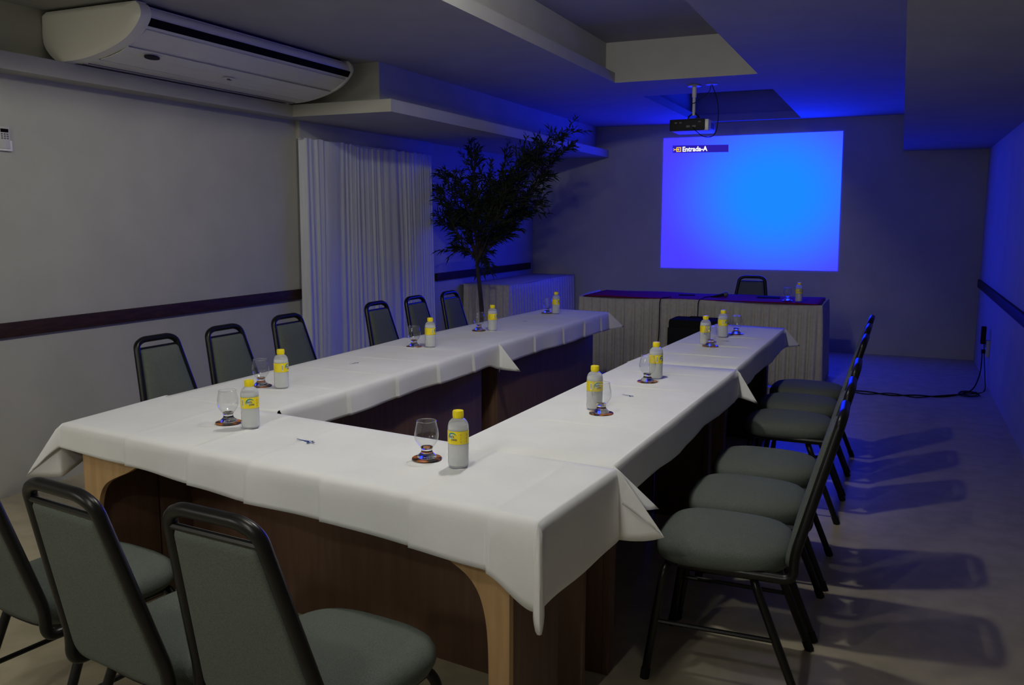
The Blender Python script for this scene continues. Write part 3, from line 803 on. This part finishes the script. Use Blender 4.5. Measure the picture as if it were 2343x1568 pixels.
def strip(bm, x0, z0, x1, z1, y0, y1, th):
    d = Vector((x1-x0, 0, z1-z0)); n = Vector((-d.z, 0, d.x)).normalized()*th
    if n.z > 0: n = -n
    a = [Vector((x0, y0, z0)), Vector((x1, y0, z1)), Vector((x1, y1, z1)), Vector((x0, y1, z0))]
    A = [bm.verts.new(p) for p in a]; B = [bm.verts.new(p+n) for p in a]
    bm.faces.new(A); bm.faces.new(B[::-1])
    for k in range(4): bm.faces.new((A[k], B[k], B[(k+1)%4], A[(k+1)%4]))
    bmesh.ops.recalc_face_normals(bm, faces=bm.faces)
bm = nb(); strip(bm, -3.662, 2.500, -3.640, 2.535, AY0+.088, AY1-.037, .012); slot = act(bm, 'air_outlet', M['acd'], smooth=False)
bm = nb(); strip(bm, -3.79, 2.418, -3.674, 2.482, AY0+.10, AY1-.04, .007); act(bm, 'louver', M['ac'], smooth=False)
for k in range(9):
    bm = nb(); y = AY0+1.0+.07*k; box(bm, -3.668, -3.646, y, y+.004, 2.505, 2.53); act(bm, 'vane', M['grey'], smooth=False)
bm = nb(); strip(bm, -4.165, 2.345, -4.02, 2.352, AY0+.088, AY1-.037, .003); act(bm, 'intake_strip', M['ac'], smooth=False)
bm = nb(); prof2 = [(-4.0, 2.351), (-3.93, 2.362), (-3.86, 2.379), (-3.80, 2.402)]
for a, b in zip(prof2, prof2[1:]): strip(bm, a[0], a[1], b[0], b[1], AY0+.088, AY1-.037, .004)
pn = act(bm, 'intake_panel', M['ac'], angle=40)
for z_ in (-4.155, -4.11):
    bm = nb(); box(bm, z_, z_+.004, AY0+.10, AY1-.05, 2.334, 2.3385); act(bm, 'intake_groove', M['grey'], smooth=False)
def oval(bm, cx, cy, cz, a, b, sl, th, n=24):
    ux = Vector((math.cos(sl), 0, math.sin(sl))); nn = Vector((math.sin(sl), 0, -math.cos(sl)))
    A = [bm.verts.new(Vector((cx, cy, cz))+ux*math.cos(2*PI*k/n)*b+Vector((0, 1, 0))*math.sin(2*PI*k/n)*a) for k in range(n)]
    B = [bm.verts.new(v.co+nn*th) for v in A]
    bm.faces.new(A); bm.faces.new(B[::-1])
    for k in range(n): bm.faces.new((A[k], B[k], B[(k+1)%n], A[(k+1)%n]))
    bmesh.ops.recalc_face_normals(bm, faces=bm.faces)
bm = nb(); oval(bm, -3.83, AY0+.28, 2.380, .052, .022, .30, .006); b = act(bm, 'oval_badge', M['blackpl'], angle=30); b['label'] = 'dark oval badge'
bm = nb(); oval(bm, -3.885, AY0+.95, 2.361, .055, .020, .24, .004); act(bm, 'logo_plate', M['ac'], angle=30)
bm = nb(); oval(bm, -3.885, AY0+.95, 2.3565, .022, .006, .24, .002); oval(bm, -3.878, AY0+.935, 2.358, .012, .009, .24, .002); act(bm, 'logo', M['grey'], angle=30)
for y in (AY0+.3, AY1-.3):
    bm = nb(); box(bm, -4.25, -3.75, y-.02, y+.02, 2.595, ZC); act(bm, 'mounting_bracket', M['blackpl'], smooth=False)
bm = nb(); box(bm, -4.30, -3.70, AY0+.05, AY1-.05, 2.597, 2.612); act(bm, 'mounting_plate', M['blackpl'], smooth=False)

# remote control in its wall holder
t = thing('remote_control', 'pale remote control in a wall holder at the picture edge, above the dark rail', 'remote control', (XL, 3.19, 1.85))
bm = nb(); box(bm, .0, .022, -.045, .045, 0, .055, bev=.004); box(bm, 0, .004, -.045, .045, 0, .07); link('wall_holder', bm, M['ac'], t)
bm = nb(); box(bm, .005, .028, -.030, .030, .010, .125, bev=.005); link('remote_body', bm, M['lgrey'], t)
bm = nb(); box(bm, .028, .0295, -.022, .022, .095, .113); link('display', bm, M['acd'], t, smooth=False)
for j in range(3):
    for i in range(3):
        bm = nb(); box(bm, .028, .030, -.021+.016*i, -.011+.016*i, .060+.011*j, .067+.011*j, bev=.001); link('button', bm, M['grey'], t)
bm = nb(); oval(bm, 0, 0, 0, .009, .006, -PI/2, .003)
for v in bm.verts: v.co += Vector((.024, .006, .030))
link('badge', bm, M['grey'], t)

# ------------------------------------------------------------------ projector
PJ = Vector((-1.66, 7.50, 0))
t = thing('projector', 'small ceiling projector with a black rear panel hanging before the screen picture', 'projector', (PJ.x, PJ.y, 2.24))
bm = nb(); box(bm, -.190, .135, .012, .30, 0, .098, bev=.016); link('casing', bm, M['ac'], t)
bm = nb(); box(bm, -.196, .104, -.004, .030, .004, .100, bev=.012); link('rear_panel', bm, M['blackpl'], t)
for (x, z, w, h) in ((-.15, .065, .02, .01), (-.11, .065, .02, .01), (-.05, .03, .03, .016), (.0, .03, .03, .016), (.05, .07, .022, .008)):
    bm = nb(); box(bm, x, x+w, -.0065, -.003, z, z+h); link('socket', bm, M['grey'], t, smooth=False)
bm = nb(); box(bm, .1345, .137, .10, .24, .025, .075)
link('side_vent', bm, M['grey'], t, smooth=False)
bm = nb(); lathe(bm, [(0, .0), (.028, 0), (.030, .018), (.024, .02), (0, .016)], 24)
for v in bm.verts: v.co = Vector((v.co.x-.08, .30+v.co.z, .05+v.co.y))
link('lens', bm, M['glass'], t)
m = thing('projector_mount', 'slim white ceiling pole carrying the projector', 'bracket', (PJ.x, PJ.y+.04, 2.34))
bm = nb(); tube(bm, [(0, 0, .03), (0, 0, .20)], .013, 14); tube(bm, [(0, 0, .18), (0, 0, .27)], .019, 14); link('pole', bm, M['metal'], m)
bm = nb(); lathe(bm, [(0, .268), (.055, .268), (.055, .279), (0, .279)], 24); link('ceiling_plate', bm, M['metal'], m)
bm = nb(); tube(bm, fillet([(-.045, 0, .0), (-.045, 0, .02), (-.012, 0, .045), (0, 0, .05)], .015), .006, 8); tube(bm, fillet([(.045, 0, .0), (.045, 0, .02), (.012, 0, .045), (0, 0, .05)], .015), .006, 8); link('claw', bm, M['black'], m)
bm = nb(); box(bm, -.05, .05, -.012, .012, -.001, .006); link('claw_plate', bm, M['black'], m)
bm = nb(); lathe(bm, [(0, ZC-.006), (.05, ZC-.006), (.05, ZC-.001), (0, ZC-.001)], 24, cx=PJ.x+.145, cy=PJ.y+.03)
o = tag(link('ceiling_outlet', bm, M['lgrey']), 'round pale cable outlet on the ceiling beside the projector pole', 'outlet')
cable('projector_cable', 'black cable looping from the ceiling outlet down to the projector rear', [(PJ.x+.150, PJ.y+.03, 2.612), (PJ.x+.165, PJ.y+.01, 2.58), (PJ.x+.20, PJ.y-.02, 2.50), (PJ.x+.222, PJ.y-.04, 2.38), (PJ.x+.215, PJ.y-.05, 2.24), (PJ.x+.18, PJ.y-.05, 2.185), (PJ.x+.11, PJ.y-.05, 2.185), (PJ.x+.04, PJ.y-.04, 2.235), (PJ.x+.015, PJ.y-.018, 2.265), (PJ.x+.005, PJ.y-.008, 2.272)], .0035, 'rubber')
cable('power_lead', 'thin black lead draped from the ceiling outlet round the projector pole', [(PJ.x+.140, PJ.y+.03, 2.612), (PJ.x+.13, PJ.y+.02, 2.56), (PJ.x+.09, PJ.y+.01, 2.52), (PJ.x+.02, PJ.y+.012, 2.475), (PJ.x-.017, PJ.y+.03, 2.465), (PJ.x-.01, PJ.y+.062, 2.43), (PJ.x+.02, PJ.y+.06, 2.38), (PJ.x+.04, PJ.y+.01, 2.355), (PJ.x+.03, PJ.y-.005, 2.345)], .003, 'rubber')

# ------------------------------------------------------------------ projected picture on the back wall
YS = YB-.004
t = thing('projected_picture', 'bright blue projected picture with a small menu bar on the back wall', 'projection', (-1.64, YS, 1.70))
def quad_bm(pts, y):
    bm = nb(); bm.faces.new([bm.verts.new((x+1.64, y, z-1.70)) for x, z in pts]); return bm
q = [(-2.656, .917), (-.625, .925), (-.645, 2.470), (-2.660, 2.458)]
o = link('image_field', quad_bm(q, 0), M['screen'], t, smooth=False)
q2 = [px(1539, 350, YS), px(1667, 348, YS), px(1667, 331, YS), px(1539, 333, YS)]
link('menu_bar', quad_bm([(p.x, p.z) for p in q2], -.003), M['osd'], t, smooth=False)
a, b = px(1562, 342, YS), px(1619, 341, YS)
bm = text_bm('Entrada-A', .082); xs = [v.co.x for v in bm.verts]; k = (b.x-a.x)/(max(xs)-min(xs))
for v in bm.verts: v.co = Vector(((v.co.x-min(xs))*k+a.x+1.64, -.006, v.co.y*.95+(a.z+b.z)/2-1.70))
bmesh.ops.recalc_face_normals(bm, faces=bm.faces)
link('menu_text', bm, M['osdtext'], t, smooth=False)
bm = nb(); c = px(1552, 342.5, YS); cx, cz = c.x+1.64, c.z-1.70
def fr(x0, x1, z0, z1):
    bm.faces.new([bm.verts.new((cx+x, -.006, cz+z)) for x, z in ((x0, z0), (x1, z0), (x1, z1), (x0, z1))])
fr(-.022, .034, .018, .027); fr(-.022, .034, -.027, -.018); fr(.024, .034, -.018, .018); fr(-.022, -.012, -.018, .018)
fr(-.045, .004, -.004, .005); fr(-.001, .006, -.012, .012)
bm.faces.new([bm.verts.new((cx+x, -.006, cz+z)) for x, z in ((.004, -.013), (.016, 0), (.004, .013))])
fr(-.058, -.050, -.014, -.006); fr(-.058, -.050, .006, .014); fr(-.050, -.042, -.006, .006)
link('menu_icon', bm, M['osdicon'], t, smooth=False)

# ------------------------------------------------------------------ wall outlet, adaptor and floor cables at the right wall
t = thing('wall_outlet', 'double socket box low on the dim right wall with a plug in it', 'outlet', (XR, 8.92, .34))
bm = nb(); box(bm, -.030, 0, -.055, .055, -.075, .075, bev=.004); link('socket_box', bm, M['lgrey'], t)
bm = nb(); box(bm, -.033, -.0295, -.03, .03, .01, .05); box(bm, -.033, -.0295, -.03, .03, -.05, -.01); link('socket_face', bm, M['grey'], t, smooth=False)
bm = nb(); box(bm, -.062, -.031, -.022, .022, -.046, -.012, bev=.004)
tag(link('plug', bm, M['rubber']), 'black plug pushed into the lower socket on the dim right wall', 'plug').location = (XR, 8.92, .34)
bm = nb(); box(bm, -.075, -.034, -.024, .024, .04, .20, bev=.006)
tag(link('power_adaptor', bm, M['rubber']), 'upright black adaptor standing out of the upper socket on the dim right wall', 'adaptor').location = (XR, 8.92, .34)
Zf = .006
cable('floor_cable', 'black cable wavering along the floor from the head table to the wall socket', [(-.75, 8.10, Zf), (-.50, 8.08, Zf), (-.2, 8.12, Zf), (.0, 8.03, Zf), (.2, 8.12, Zf), (.38, 8.13, Zf), (.52, 8.28, Zf), (.66, 8.55, Zf+.01), (.73, 8.8, .12), (.745, 8.90, .26), (.742, 8.92, .31)], .0055)
cable('floor_cable', 'second black cable lying beside the first on the floor, crossing it twice', [(-.72, 8.16, Zf), (-.45, 8.16, Zf), (-.2, 8.0, Zf), (.0, 8.12, Zf), (.2, 8.02, Zf), (.36, 8.10, Zf+.011), (.50, 8.22, Zf+.011), (.68, 8.42, Zf), (.76, 8.6, Zf), (.772, 8.8, .10), (.760, 8.90, .30), (.755, 8.92, .42)], .0045)
ring = [(.62+.085*math.cos(a)*(1-.01*i), 8.32+.12*math.sin(a), Zf+.0009*i) for i, a in enumerate([k*PI/5 for k in range(22)])]
cable('coiled_cable', 'small loose coil of black cable on the floor below the wall socket', ring, .004)

# ------------------------------------------------------------------ light
def point(name, loc, e, r, col):
    l = bpy.data.lights.new(name, 'POINT'); l.energy = e; l.shadow_soft_size = r; l.color = col
    o = bpy.data.objects.new(name, l); COL.objects.link(o); o.location = loc; return o
WARM = (1.0, .985, .90)
for y, e in ((-1.7, 48), (-.2, 27), (1.7, 20), (3.2, 50)):                            # row of lamps tucked behind the right edge of the ceiling tray
    point('tray_lamp', (-1.21, y, 2.835), e, .06, WARM)
point('rear_lamp', (-3.9, -1.6, 2.38), 62, .42, WARM)
w = bpy.data.worlds.new('night'); sc.world = w; w.use_nodes = True
w.node_tree.nodes['Background'].inputs['Color'].default_value = C(.02, .02, .025); w.node_tree.nodes['Background'].inputs['Strength'].default_value = .3
vs = sc.view_settings; vs.view_transform = 'Standard'; vs.look = 'None'; vs.exposure = 0; vs.gamma = 1; vs.use_curve_mapping = False
sc.cycles.max_bounces = 10; sc.cycles.diffuse_bounces = 5; sc.cycles.glossy_bounces = 4; sc.cycles.transmission_bounces = 10; sc.cycles.transparent_max_bounces = 8
sc.cycles.use_denoising = True
